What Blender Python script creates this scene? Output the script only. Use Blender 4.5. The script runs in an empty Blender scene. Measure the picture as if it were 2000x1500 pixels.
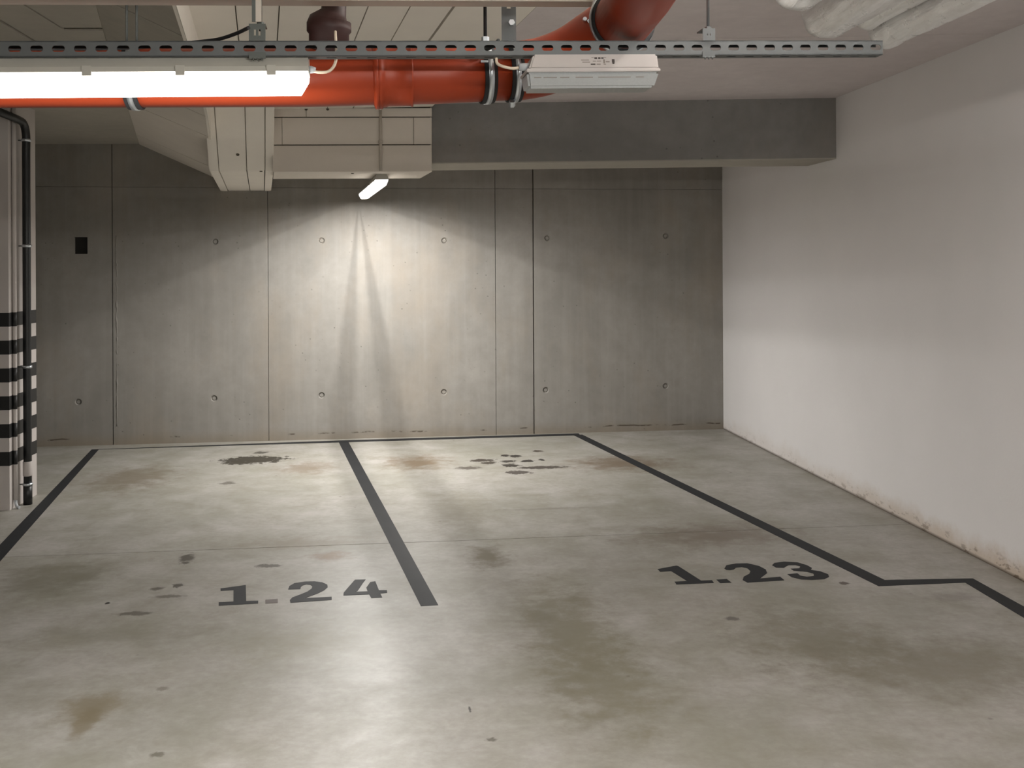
import bpy, bmesh, math, random
from mathutils import Vector, Matrix
import numpy as np

random.seed(7)
scene = bpy.context.scene
COL = scene.collection

# ------------------------------------------------------------------ camera
F, CX, CY, H = 2050.0, 1000.0, 519.0, 1.70        # focal length and principal point for a 2000x1500 frame
ROLL = math.atan(0.005)
CR, SR = math.cos(ROLL), math.sin(ROLL)
cam_d = bpy.data.cameras.new('camera')
cam = bpy.data.objects.new('camera', cam_d)
COL.objects.link(cam)
cam_d.sensor_width = 36.0
cam_d.lens = 36.0 * F / 2000.0
cam_d.shift_y = -(750.0 - CY) / 2000.0
cam_d.clip_start = 0.05
cam.matrix_world = Matrix(((CR, SR, 0, 0), (0, 0, -1, 0), (-SR, CR, 0, H), (0, 0, 0, 1)))
scene.camera = cam

# ------------------------------------------------------------------ world and exposure
w = bpy.data.worlds.new('world')
scene.world = w
w.use_nodes = True
w.node_tree.nodes['Background'].inputs[0].default_value = (0.9, 0.95, 1.0, 1)
w.node_tree.nodes['Background'].inputs[1].default_value = 0.02
vs = scene.view_settings
vs.view_transform = 'Standard'
vs.look = 'None'
vs.gamma = 1.0
vs.use_curve_mapping = False
vs.exposure = 1.45
LAMP_GLOW = 2.2           # luminance of the near lamp's cover
NEAR_POWER = 29.0         # watts of the strip inside it
FAR_POWER = 71.0          # watts of the strip inside the lamp by the wall
FAR_GLOW = 2.2
FILL_GLOW = 140.0  # added tube lamps out of view
OVERHEAD_FILL = 58.0     # added fill lamp just above the frame


# ------------------------------------------------------------------ geometry helpers
def ray(x, y):
    a = (x - CX) / F
    b = -(y - CY) / F
    return Vector((a * CR + b * SR, 1.0, -a * SR + b * CR))


def at(x, y, D):
    return Vector((0, 0, H)) + ray(x, y) * D


def fl(x, y, z=0.0):
    r = ray(x, y)
    return Vector((0, 0, H)) + r * ((z - H) / r.z)


def on_v(x, y, p, q):
    """picture point on the vertical plane through p and q"""
    n = Vector((-(q[1] - p[1]), q[0] - p[0], 0))
    r = ray(x, y)
    return Vector((0, 0, H)) + r * (n.dot(Vector((p[0], p[1], 0))) / n.dot(r))


def zc(x):
    """height of the slightly falling ceiling"""
    return 2.966 + 0.0125 * (x - 2.475)


def on_c(x, y, drop=0.0):
    r = ray(x, y)
    k = 0.0125
    t = (2.966 - k * 2.475 - drop - H) / (r.z - k * r.x)
    return Vector((0, 0, H)) + r * t


def link(name, me, mat, parent=None, smooth=False):
    o = bpy.data.objects.new(name, me)
    COL.objects.link(o)
    if mat is not None and not me.materials:
        me.materials.append(mat)
    if parent is not None:
        o.parent = parent
    if smooth:
        for p in me.polygons:
            p.use_smooth = True
    return o


def mesh(name, verts, faces, mat, parent=None, smooth=False):
    me = bpy.data.meshes.new(name)
    me.from_pydata([tuple(v) for v in verts], [], faces)
    bm = bmesh.new()
    bm.from_mesh(me)
    bmesh.ops.recalc_face_normals(bm, faces=bm.faces)
    bm.to_mesh(me)
    bm.free()
    return link(name, me, mat, parent, smooth)


def tag(o, label=None, cat=None, group=None, kind=None):
    if label:
        o['label'] = label
    if cat:
        o['category'] = cat
    if group:
        o['group'] = group
    if kind:
        o['kind'] = kind
    return o


def empty(name, loc=(0, 0, 0), rz=0.0):
    o = bpy.data.objects.new(name, None)
    o.empty_display_size = 0.1
    COL.objects.link(o)
    o.location = loc
    o.rotation_euler = (0, 0, rz)
    return o


BOXF = [(0, 1, 2, 3), (7, 6, 5, 4), (0, 4, 5, 1), (1, 5, 6, 2), (2, 6, 7, 3), (3, 7, 4, 0)]


def prism(name, poly, vec, mat, parent=None):
    """a planar polygon given depth along vec"""
    n = len(poly)
    vec = Vector(vec)
    v = [Vector(p) for p in poly] + [Vector(p) + vec for p in poly]
    f = [tuple(range(n)), tuple(range(2 * n - 1, n - 1, -1))]
    f += [(i, (i + 1) % n, n + (i + 1) % n, n + i) for i in range(n)]
    return mesh(name, v, f, mat, parent)


def box(name, lo, hi, mat, parent=None, bevel=0.0):
    x0, y0, z0 = lo
    x1, y1, z1 = hi
    o = prism(name, [(x0, y0, z0), (x1, y0, z0), (x1, y1, z0), (x0, y1, z0)], (0, 0, z1 - z0), mat, parent)
    if bevel:
        bm = bmesh.new()
        bm.from_mesh(o.data)
        bmesh.ops.bevel(bm, geom=list(bm.edges), offset=bevel, segments=2, affect='EDGES', profile=0.6)
        bm.to_mesh(o.data)
        bm.free()
    return o


def tube(name, pts, rad, mat, parent=None, n=14, caps=True, smooth=True, wob=None):
    pts = [Vector(p) for p in pts]
    if not isinstance(rad, (list, tuple)):
        rad = [rad] * len(pts)
    verts, faces = [], []
    t0 = (pts[1] - pts[0]).normalized()
    ref = Vector((0, 0, 1)) if abs(t0.z) < 0.9 else Vector((0, 1, 0))
    u = t0.cross(ref).normalized()
    for i, p in enumerate(pts):
        if i == 0:
            t = pts[1] - pts[0]
        elif i == len(pts) - 1:
            t = pts[-1] - pts[-2]
        else:
            t = (pts[i + 1] - p).normalized() + (p - pts[i - 1]).normalized()
        if t.length < 1e-9:
            t = t0
        t = t.normalized()
        u = (u - t * u.dot(t)).normalized()
        v = t.cross(u)
        for k in range(n):
            a = 2 * math.pi * k / n
            r = rad[i] * (wob(i, k) if wob else 1.0)
            verts.append(p + u * (r * math.cos(a)) + v * (r * math.sin(a)))
    m = len(pts)
    for i in range(m - 1):
        for k in range(n):
            faces.append((i * n + k, i * n + (k + 1) % n, (i + 1) * n + (k + 1) % n, (i + 1) * n + k))
    if caps:
        faces.append(tuple(range(n)))
        faces.append(tuple(range(m * n - 1, (m - 1) * n - 1, -1)))
    o = mesh(name, verts, faces, mat, parent, smooth)
    if caps and smooth:
        for p in o.data.polygons:
            if len(p.vertices) == n and n != 4:
                p.use_smooth = False
    return o


def smooth_path(ctrl, per=8):
    """Catmull-Rom through the control points"""
    P = [Vector(c) for c in ctrl]
    P = [P[0] * 2 - P[1]] + P + [P[-1] * 2 - P[-2]]
    out = []
    for i in range(1, len(P) - 2):
        for k in range(per):
            t = k / per
            a, b, c, d = P[i - 1], P[i], P[i + 1], P[i + 2]
            out.append(0.5 * ((2 * b) + (c - a) * t + (2 * a - 5 * b + 4 * c - d) * t * t + (3 * b - a - 3 * c + d) * t ** 3))
    out.append(P[-2])
    return out


# ------------------------------------------------------------------ materials
class NT:
    def __init__(self, name):
        self.m = bpy.data.materials.new(name)
        self.m.use_nodes = True
        self.t = self.m.node_tree
        self.b = self.t.nodes['Principled BSDF']
        self.out = self.t.nodes['Material Output']
        self._pos = None

    def n(self, kind, **kw):
        nd = self.t.nodes.new(kind)
        for k, v in kw.items():
            setattr(nd, k, v)
        return nd

    def l(self, a, b):
        self.t.links.new(a, b)

    def set(self, inp, v):
        if hasattr(v, 'is_linked') or isinstance(v, bpy.types.NodeSocket):
            self.l(v, inp)
        else:
            inp.default_value = v

    def pos(self):
        if self._pos is None:
            self._pos = self.n('ShaderNodeNewGeometry').outputs['Position']
        return self._pos

    def mapped(self, vec, scale=(1, 1, 1), loc=(0, 0, 0)):
        m = self.n('ShaderNodeMapping')
        self.l(vec, m.inputs['Vector'])
        m.inputs['Scale'].default_value = scale
        m.inputs['Location'].default_value = loc
        return m.outputs[0]

    def noise(self, vec, scale, detail=4, rough=0.55, dist=0.0):
        n = self.n('ShaderNodeTexNoise')
        self.l(vec, n.inputs['Vector'])
        n.inputs['Scale'].default_value = scale
        n.inputs['Detail'].default_value = detail
        n.inputs['Roughness'].default_value = rough
        n.inputs['Distortion'].default_value = dist
        return n.outputs['Fac']

    def remap(self, v, a, b, c=0.0, d=1.0, smooth=False):
        n = self.n('ShaderNodeMapRange')
        if smooth:
            n.interpolation_type = 'SMOOTHSTEP'
        self.l(v, n.inputs[0])
        for i, x in zip((1, 2, 3, 4), (a, b, c, d)):
            n.inputs[i].default_value = x
        return n.outputs[0]

    def math(self, op, a, b=0.0):
        n = self.n('ShaderNodeMath', operation=op)
        self.set(n.inputs[0], a)
        self.set(n.inputs[1], b)
        return n.outputs[0]

    def mix(self, f, a, b, blend='MIX'):
        n = self.n('ShaderNodeMix', data_type='RGBA', blend_type=blend)
        self.set(n.inputs[0], f)
        self.set(n.inputs[6], a if not isinstance(a, tuple) else a + (1,))
        self.set(n.inputs[7], b if not isinstance(b, tuple) else b + (1,))
        return n.outputs[2]

    def bump(self, h, strength=0.2, dist=0.01):
        n = self.n('ShaderNodeBump')
        n.inputs['Strength'].default_value = strength
        n.inputs['Distance'].default_value = dist
        self.l(h, n.inputs['Height'])
        self.l(n.outputs[0], self.b.inputs['Normal'])

    def base(self, c, rough=0.6, metal=0.0, spec=0.5):
        self.set(self.b.inputs['Base Color'], c if not isinstance(c, tuple) else c + (1,))
        self.set(self.b.inputs['Roughness'], rough)
        self.b.inputs['Metallic'].default_value = metal
        self.b.inputs['Specular IOR Level'].default_value = spec
        return self.m


def plain(name, c, rough=0.5, metal=0.0, spec=0.5, var=0.12, scale=14.0):
    """a colour with a little grain"""
    t = NT(name)
    f = t.noise(t.pos(), scale, 4)
    lo = tuple(x * (1 - var) for x in c)
    hi = tuple(min(1, x * (1 + var)) for x in c)
    return t.base(t.mix(f, lo, hi), rough, metal, spec)


def concrete(name, dark, light, streak=1.0, rough=0.75, pores=True, board=0.0, base_dirt=False):
    t = NT(name)
    p = t.pos()
    cloud = t.noise(p, 0.9, 5, 0.6, 0.4)
    c = t.mix(t.remap(cloud, 0.32, 0.68), dark, light)
    fine = t.noise(p, 9.0, 6, 0.65)
    c = t.mix(t.remap(fine, 0.3, 0.7, 0.0, 0.45), c, tuple(x * 0.84 for x in dark))
    if streak:
        st = t.noise(t.mapped(p, (7.0, 7.0, 0.35)), 1.6, 5, 0.6)
        c = t.mix(t.remap(st, 0.45, 0.75, 0.0, 0.22 * streak), c, tuple(x * 1.28 for x in light))
        st2 = t.noise(t.mapped(p, (3.0, 3.0, 0.22), (4, 1, 2)), 1.2, 4, 0.6)
        c = t.mix(t.remap(st2, 0.5, 0.75, 0.0, 0.2 * streak), c, tuple(x * 0.72 for x in dark))
    if streak:
        c = t.mix(t.remap(t.noise(t.mapped(p, (1, 1, .5), (6, 2, 1)), 1.5, 6, .65), 0.5, 0.72, 0.0, 0.35), c, tuple(a * b for a, b in zip(light, (1.0, 0.86, 0.70))))
    h = fine
    if pores:
        v = t.n('ShaderNodeTexVoronoi')
        t.l(p, v.inputs['Vector'])
        v.inputs['Scale'].default_value = 13.0
        hole = t.remap(v.outputs['Distance'], 0.05, 0.11, 1.0, 0.0)
        sel = t.remap(t.noise(p, 2.3, 2), 0.5, 0.6)
        hole = t.math('MULTIPLY', hole, sel)
        c = t.mix(t.math('MULTIPLY', hole, 0.6), c, tuple(x * 0.35 for x in dark))
        h = t.math('SUBTRACT', fine, t.math('MULTIPLY', hole, 1.5))
    if base_dirt:
        s = t.n('ShaderNodeSeparateXYZ')
        t.l(p, s.inputs[0])
        z = s.outputs[2]
        wob = t.math('MULTIPLY', t.math('SUBTRACT', t.noise(p, 3.0, 3), 0.5), 0.05)
        zz = t.math('ADD', z, wob)
        low = t.remap(zz, 0.0, 0.14, 0.45, 0.0, True)
        c = t.mix(low, c, (0.20, 0.155, 0.10))
        line = t.math('MULTIPLY', t.remap(t.math('ABSOLUTE', t.math('SUBTRACT', zz, 0.062)), 0.003, 0.009, 1.0, 0.0),
                      t.remap(t.noise(p, 5.0, 4), 0.5, 0.56))
        c = t.mix(t.math('MULTIPLY', line, 0.8), c, (0.05, 0.035, 0.02))
    t.bump(h, 0.25, 0.004)
    return t.base(c, rough, 0.0, 0.25)


M = {}
M['wall'] = concrete('cast_concrete', (0.235, 0.222, 0.20), (0.325, 0.307, 0.28), 1.0, 0.62, True, base_dirt=True)
M['joint'] = plain('dark_joint', (0.09, 0.07, 0.055), 0.9)  # plain dark colour seen through the open joints
M['beam'] = concrete('grey_beam_concrete', (0.21, 0.205, 0.195), (0.29, 0.28, 0.27), 0.25, 0.8, True)
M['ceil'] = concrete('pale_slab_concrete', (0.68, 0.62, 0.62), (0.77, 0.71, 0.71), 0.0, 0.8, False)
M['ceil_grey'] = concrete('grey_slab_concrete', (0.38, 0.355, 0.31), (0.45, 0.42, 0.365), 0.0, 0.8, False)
M['board'] = plain('white_insulation_board', (0.86, 0.81, 0.74), 0.75, 0, 0.2, 0.05, 5.0)
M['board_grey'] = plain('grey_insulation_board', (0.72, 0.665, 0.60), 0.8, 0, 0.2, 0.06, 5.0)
M['gap'] = plain('board_gap', (0.10, 0.085, 0.065), 0.9)


def white_wall():
    t = NT('white_painted_plaster')
    p = t.pos()
    c = t.mix(t.remap(t.noise(p, 0.7, 4), 0.3, 0.7), (0.77, 0.75, 0.745), (0.83, 0.81, 0.805))
    s = t.n('ShaderNodeSeparateXYZ')
    t.l(p, s.inputs[0])
    wob = t.math('MULTIPLY', t.math('SUBTRACT', t.noise(p, 2.2, 6, 0.7), 0.5), 0.30)
    zz = t.math('ADD', s.outputs[2], wob)
    near = t.remap(s.outputs[1], 9.0, 5.0, 0.25, 1.0)
    damp = t.math('MULTIPLY', t.remap(zz, 0.02, 0.17, 0.8, 0.0, True), near)
    c = t.mix(damp, c, (0.50, 0.38, 0.26))
    chips = t.math('MULTIPLY', t.remap(t.noise(t.mapped(p, (1, 1, 2.4)), 9.0, 6, 0.7), 0.55, 0.60),
                   t.math('MULTIPLY', t.remap(t.math('ADD', s.outputs[2], t.math('MULTIPLY', wob, 0.5)), 0.03, 0.10, 1.0, 0.0), near))
    c = t.mix(t.math('MULTIPLY', chips, 0.8), c, (0.13, 0.085, 0.05))
    foot = t.remap(s.outputs[2], 0.004, 0.022, 0.85, 0.0)
    c = t.mix(foot, c, (0.07, 0.05, 0.035))
    t.bump(t.math('SUBTRACT', t.noise(p, 60, 3), t.math('MULTIPLY', chips, 2.0)), 0.12, 0.004)
    return t.base(c, 0.7, 0, 0.2)


M['white'] = white_wall()

# stains and painted shade on the floor: picture position, half size, strength, softness, colour
STAINS_SHADE = [
    (255, 935, 85, 26, 0.55, 1.0, (0.20, 0.165, 0.115)), (600, 914, 55, 12, 0.45, 1.0, (0.22, 0.165, 0.11)),
    (815, 903, 60, 14, 0.65, 1.0, (0.20, 0.145, 0.09)), (1215, 905, 100, 15, 0.6, 1.0, (0.19, 0.14, 0.095)),
    (955, 1086, 40, 22, 0.7, 1.0, (0.17, 0.145, 0.09)), (645, 1086, 42, 9, 0.6, 1.0, (0.24, 0.16, 0.09)),
    (590, 1060, 130, 12, 0.35, 1.0, (0.22, 0.18, 0.12)), (100, 1128, 110, 35, 0.5, 1.0, (0.20, 0.185, 0.135)),
    (185, 1380, 70, 28, 0.55, 0.9, (0.24, 0.20, 0.13)), (170, 1410, 22, 30, 0.5, 0.8, (0.23, 0.19, 0.12)),
    (1400, 1045, 170, 22, 0.5, 1.0, (0.19, 0.15, 0.115)), (1590, 1245, 150, 60, 0.5, 1.0, (0.20, 0.18, 0.13)),  # second, and first of the next line: broad darker patches
    (1830, 1300, 260, 60, 0.45, 1.0, (0.20, 0.175, 0.13)), (1110, 1230, 90, 110, 0.55, 1.0, (0.21, 0.19, 0.13)),  # second patch paints the shade between the lamps' light
    (1180, 1340, 130, 90, 0.45, 1.0, (0.22, 0.20, 0.14)), (620, 1255, 150, 40, 0.35, 1.0, (0.27, 0.25, 0.17)),  # first patch continues that painted shade
    (210, 1240, 180, 25, 0.35, 1.0, (0.24, 0.225, 0.17)), (900, 1000, 60, 40, 0.4, 1.0, (0.24, 0.22, 0.16)),
    (495, 898, 58, 6.5, 0.95, 0.25, (0.075, 0.065, 0.05)), (470, 903, 30, 4, 0.8, 0.3, (0.09, 0.08, 0.06)),
    (510, 884, 14, 2, 0.6, 0.4, (0.1, 0.09, 0.07)),
    (943, 899, 22, 2.6, 0.95, 0.3, (0.09, 0.07, 0.055)), (955, 904, 15, 2.4, 0.8, 0.3, (0.11, 0.09, 0.07)),
    (985, 890, 8, 2, 0.95, 0.3, (0.06, 0.05, 0.045)), (1008, 891, 11, 2.4, 0.95, 0.3, (0.06, 0.05, 0.045)),
    (992, 901, 14, 2.2, 0.9, 0.3, (0.08, 0.07, 0.06)), (1030, 900, 13, 2.0, 0.95, 0.3, (0.06, 0.05, 0.045)),
    (998, 909, 15, 3.2, 0.95, 0.3, (0.07, 0.06, 0.05)), (1058, 913, 48, 2.4, 0.85, 0.3, (0.12, 0.10, 0.085)),
    (1012, 923, 24, 3.2, 0.8, 0.3, (0.14, 0.12, 0.105)), (915, 914, 22, 3, 0.6, 0.5, (0.15, 0.125, 0.10)),
    (1050, 881, 10, 1.6, 0.8, 0.3, (0.12, 0.09, 0.07)), (1058, 898, 5, 1.6, 0.9, 0.3, (0.06, 0.05, 0.045)),
    (365, 1090, 14, 9, 0.75, 0.5, (0.13, 0.115, 0.09)), (524, 1105, 24, 3.5, 0.7, 0.5, (0.15, 0.13, 0.10)),
    (350, 1143, 12, 4, 0.7, 0.4, (0.14, 0.125, 0.10)), (305, 1150, 14, 3, 0.6, 0.5, (0.16, 0.14, 0.11)),
    (330, 1165, 30, 3, 0.5, 0.6, (0.17, 0.15, 0.12)), (265, 1198, 34, 4, 0.55, 0.6, (0.17, 0.15, 0.12)),
    (1648, 1139, 9, 2.6, 0.85, 0.4, (0.12, 0.08, 0.06)), (1430, 1208, 12, 4, 0.5, 0.6, (0.14, 0.125, 0.11)),
    (210, 1178, 4, 2, 0.8, 0.4, (0.05, 0.045, 0.04)), (1060, 994, 90, 2.0, 0.3, 0.8, (0.2, 0.18, 0.15)),
    (445, 944, 14, 3, 0.5, 0.5, (0.15, 0.13, 0.1)), (320, 1345, 14, 4, 0.4, 0.6, (0.2, 0.18, 0.13)),
    (958, 1445, 12, 4, 0.6, 0.5, (0.17, 0.15, 0.11)), (308, 1474, 14, 5, 0.5, 0.5, (0.19, 0.17, 0.12)),
    (917, 1384, 3, 6, 0.8, 0.4, (0.07, 0.06, 0.05)), (1880, 1165, 60, 10, 0.35, 1.0, (0.19, 0.17, 0.14)),
]


def floor_material():
    t = NT('power_floated_concrete')
    p = t.pos()
    big = t.noise(p, 0.55, 5, 0.62, 0.6)
    mid = t.noise(p, 2.4, 6, 0.62, 0.5)
    fine = t.noise(p, 26.0, 4, 0.6)
    c = t.mix(t.remap(big, 0.34, 0.66), (0.265, 0.258, 0.222), (0.395, 0.375, 0.35))
    c = t.mix(t.remap(mid, 0.4, 0.68, 0.0, 0.6), c, (0.235, 0.228, 0.175))
    c = t.mix(t.remap(t.noise(t.mapped(p, (1, 1, 1), (9, 3, 0)), 1.7, 5, 0.6), 0.45, 0.7, 0.0, 0.55), c, (0.44, 0.42, 0.40))
    c = t.mix(t.remap(fine, 0.35, 0.65, 0.0, 0.30), c, (0.20, 0.185, 0.155))
    trowel = t.noise(t.mapped(p, (2.2, 9.0, 1)), 1.7, 5, 0.65, 0.9)
    c = t.mix(t.remap(trowel, 0.5, 0.72, 0.0, 0.28), c, (0.25, 0.24, 0.20))
    blot = t.noise(t.mapped(p, (1, 1, 1), (2, 5, 0)), 4.2, 8, 0.72, 0.3)
    c = t.mix(t.remap(blot, 0.48, 0.70, 0.0, 0.55), c, (0.20, 0.185, 0.14))
    c = t.mix(t.remap(blot, 0.46, 0.30, 0.0, 0.35), c, (0.46, 0.44, 0.42))
    # small specks
    v = t.n('ShaderNodeTexVoronoi')
    t.l(p, v.inputs['Vector'])
    v.inputs['Scale'].default_value = 4.5
    sp = t.math('MULTIPLY', t.remap(v.outputs['Distance'], 0.03, 0.06, 0.7, 0.0), t.remap(t.noise(p, 1.3, 2), 0.52, 0.6))
    c = t.mix(sp, c, (0.10, 0.085, 0.07))
    # stains and painted shade, with their own outlines
    nz = t.n('ShaderNodeTexNoise')
    t.l(p, nz.inputs['Vector'])
    nz.inputs['Scale'].default_value = 3.2
    nz.inputs['Detail'].default_value = 5
    edge = t.noise(t.mapped(p, (1, 1, 1), (3, 7, 0)), 7.0, 6, 0.7)
    edge2 = t.noise(t.mapped(p, (1, .8, 1), (1, 2, 0)), 19.0, 6, 0.72, 0.5)
    wet = None
    for (x, y, rx, ry, amount, soft, col) in STAINS_SHADE:
        q = fl(x, y)
        hx = rx * q.y / F * 1.15
        hy = ry * q.y * q.y / (H * F) * 1.15
        m = t.n('ShaderNodeMapping', vector_type='TEXTURE')
        t.l(p, m.inputs['Vector'])
        m.inputs['Location'].default_value = (q.x, q.y, 0)
        m.inputs['Rotation'].default_value = (0, 0, math.radians(7))
        m.inputs['Scale'].default_value = (hx, hy, 1)
        ln = t.n('ShaderNodeVectorMath', operation='LENGTH')
        t.l(m.outputs[0], ln.inputs[0])
        d = t.math('ADD', ln.outputs['Value'], t.math('MULTIPLY', t.math('SUBTRACT', edge2 if soft < 0.7 else edge, 0.5), 2.6 if soft < 0.7 else 2.6))
        f = t.remap(d, 1.0 - soft * 0.85, 1.0 + soft * 0.25, min(0.95, amount * 1.45), 0.0, True)
        c = t.mix(f, c, tuple(x * (0.5 if soft < 0.7 else 0.78) for x in col))
        if soft < 0.32:
            wet = f if wet is None else t.math('MAXIMUM', wet, f)
    rough = t.remap(mid, 0.3, 0.7, 0.40, 0.47)
    t.l(t.math('SUBTRACT', 0.36, t.math('MULTIPLY', wet, 0.28)), t.b.inputs['Specular IOR Level'])
    t.bump(t.noise(p, 5.0, 5, 0.6), 0.025, 0.01)
    return t.base(c, rough, 0, 0.36)


M['floor'] = floor_material()
M['paint'] = plain('black_line_paint', (0.024, 0.025, 0.027), 0.6, 0, 0.14, 0.25, 5.0)
M['paint_worn'] = plain('worn_brown_paint', (0.075, 0.05, 0.04), 0.5, 0, 0.4, 0.4, 30.0)
M['col'] = plain('white_column_paint', (0.52, 0.48, 0.455), 0.6, 0, 0.3, 0.06, 3.0)
M['stripe'] = plain('black_stripe_paint', (0.012, 0.012, 0.012), 0.5)
M['blackpipe'] = plain('black_plastic', (0.008, 0.009, 0.009), 0.42)
M['steel'] = plain('galvanised_steel', (0.115, 0.122, 0.123), 0.55, 0.4, 0.5, 0.12, 30.0)
M['dullsteel'] = plain('dull_zinc', (0.10, 0.108, 0.10), 0.55, 0.4, 0.5, 0.15, 25.0)
M['bright'] = plain('bright_zinc', (0.62, 0.66, 0.70), 0.3, 0.9)
M['orange'] = plain('orange_drain_plastic', (0.27, 0.035, 0.010), 0.42, 0, 0.3, 0.08, 4.0)
M['shaded_drain'] = plain('shaded_orange_plastic', (0.028, 0.006, 0.004), 0.6)  # the orange drain's plastic with its shade painted in
M['rubber'] = plain('black_rubber', (0.01, 0.01, 0.011), 0.7)
M['cream'] = plain('cream_cable', (0.66, 0.56, 0.44), 0.45)
M['housing'] = plain('grey_lamp_housing', (0.40, 0.385, 0.34), 0.5)
M['fixture'] = plain('white_fixture_plastic', (0.47, 0.435, 0.415), 0.5)
M['fixture_end'] = plain('cream_fixture_plastic', (0.55, 0.51, 0.42), 0.5)
M['print'] = plain('black_print', (0.05, 0.04, 0.035), 0.7)
M['print_grey'] = plain('grey_print', (0.22, 0.19, 0.165), 0.7)
M['tray'] = plain('beige_tray', (0.50, 0.45, 0.39), 0.55)
M['dark'] = plain('dark_void', (0.012, 0.011, 0.009), 0.9)
M['greyplastic'] = plain('grey_plastic', (0.42, 0.44, 0.46), 0.5)


def foil():
    t = NT('crumpled_foil')
    p = t.pos()
    v = t.n('ShaderNodeTexVoronoi')
    t.l(t.mapped(p, (1, 0.10, 1)), v.inputs['Vector'])
    v.inputs['Scale'].default_value = 26.0
    h = t.math('ADD', v.outputs['Distance'], t.noise(t.mapped(p, (1, 0.12, 1)), 26, 5, 0.65))
    t.bump(h, 0.6, 0.010)
    c = t.mix(t.remap(t.noise(t.mapped(p, (1, .3, 1)), 9, 5, .7), 0.35, 0.65), (0.74, 0.72, 0.71), (0.95, 0.95, 0.95))
    return t.base(c, t.remap(t.noise(p, 14, 4), .3, .7, .22, .45), 0.25, 0.7)


M['foil'] = foil()


def glow(name, strength, clear=0.0):
    t = NT(name)
    e = t.n('ShaderNodeEmission')
    e.inputs['Color'].default_value = (1.0, 0.965, 0.91, 1)
    e.inputs['Strength'].default_value = strength
    if clear:
        tr = t.n('ShaderNodeBsdfTransparent')
        mx = t.n('ShaderNodeMixShader')
        mx.inputs[0].default_value = clear
        t.l(e.outputs[0], mx.inputs[1])
        t.l(tr.outputs[0], mx.inputs[2])
        t.l(mx.outputs[0], t.out.inputs[0])
    else:
        t.l(e.outputs[0], t.out.inputs[0])
    return t.m


M['glow'] = glow('lit_lamp_cover', LAMP_GLOW / 0.3, 0.7)
M['glow_fill'] = glow('fill_tube', FILL_GLOW)
M['glow_fill_overhead'] = glow('overhead_fill_tube', OVERHEAD_FILL)
M['glow_far'] = glow('lit_clear_lamp_cover', FAR_GLOW, 0.75)


def frost_material():
    t = NT('frosted_skirt')  # for the added light-shaping skirts of the far lamp
    tr = t.n('ShaderNodeBsdfTransparent')
    mx = t.n('ShaderNodeMixShader')
    mx.inputs[0].default_value = 0.76
    t.base(t.mix(t.noise(t.pos(), 30, 3), (0.7, 0.7, 0.7), (0.8, 0.8, 0.8)), 0.6)
    t.l(t.b.outputs[0], mx.inputs[1])
    t.l(tr.outputs[0], mx.inputs[2])
    t.l(mx.outputs[0], t.out.inputs[0])
    return t.m


M['frost'] = frost_material()


def lens_material():
    t = NT('frosted_clear_lens')
    t.b.inputs['Transmission Weight'].default_value = 0.35
    return t.base(t.mix(t.noise(t.mapped(t.pos(), (60, 4, 120)), 3, 3), (0.42, 0.44, 0.44), (0.58, 0.60, 0.60)), 0.3, 0, 0.5)


M['lens'] = lens_material()

# ------------------------------------------------------------------ the room
A = fl(220, 869)                      # foot of the concrete wall
B = fl(1413, 838)                     # corner
C = fl(2000, 1137)                    # foot of the white wall
du = (B - A).normalized()             # along the concrete wall
dn = Vector((du.y, -du.x, 0))         # towards the room
dw = (C - B).normalized()             # along the white wall, towards the viewer
REAR, WEST = -9.0, -11.0

# floor: two slabs with an open joint
fo = tag(empty('floor'), 'polished grey concrete garage floor', kind='structure')
J0, J1 = fl(100, 1085), fl(1765, 1024)
jd = (J1 - J0).normalized()
JL, JR = J0 + jd * ((-12 - J0.x) / jd.x), J0 + jd * ((6 - J0.x) / jd.x)
g = Vector((-jd.y, jd.x, 0)) * 0.004


def slab(poly):
    return prism('floor_slab', poly, (0, 0, -0.15), M['floor'], fo)


slab([JL + g, JR + g, Vector((6, 12.5, 0)), Vector((-12, 12.5, 0))])
slab([Vector((-12, REAR - .5, 0)), Vector((6, REAR - .5, 0)), JR - g, JL - g])
box('joint_bed', (-12, 3.5, -0.15), (6, 9.0, -0.012), M['joint'], fo)

# concrete wall: backing and cast panels, one per formwork bay
wb = tag(empty('wall_back'), 'cast concrete rear wall with formwork joints', kind='structure')


def wu(x, y=620):
    """distance along the concrete wall for a picture column"""
    return (on_v(x, y, A, B) - A).dot(du)


def W(u, z, d=0.0):
    return A + du * u + dn * d + Vector((0, 0, z))


U0, UE = -6.0, (B - A).length
PANEL = 0.03
prism('backing', [W(U0, -0.1, -PANEL), W(UE + 0.4, -0.1, -PANEL), W(UE + 0.4, 3.1, -PANEL), W(U0, 3.1, -PANEL)], -dn * 0.25, M['joint'], wb)
seams = [(wu(220), 0.008), (wu(524), 0.005), (wu(968), 0.005), (wu(1042), 0.011)]
edges = [U0] + [s[0] for s in seams] + [UE + 0.3]
gaps = [0.0] + [s[1] for s in seams] + [0.0]
Z1 = 2.475
ties = [(153, 785), (418, 778), (628, 772), (867, 766), (1066, 762), (1300, 754), (420, 472), (628, 470), (868, 470), (1069, 465), (1300, 461)]
holes = []
for (x, y) in ties:
    q = on_v(x, y, A, B)
    holes.append(((q - A).dot(du), q.z))
qa, qb = on_v(145, 463, A, B), on_v(171, 496, A, B)
HOLE = ((qa - A).dot(du), (qb - A).dot(du), qb.z, qa.z)


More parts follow.
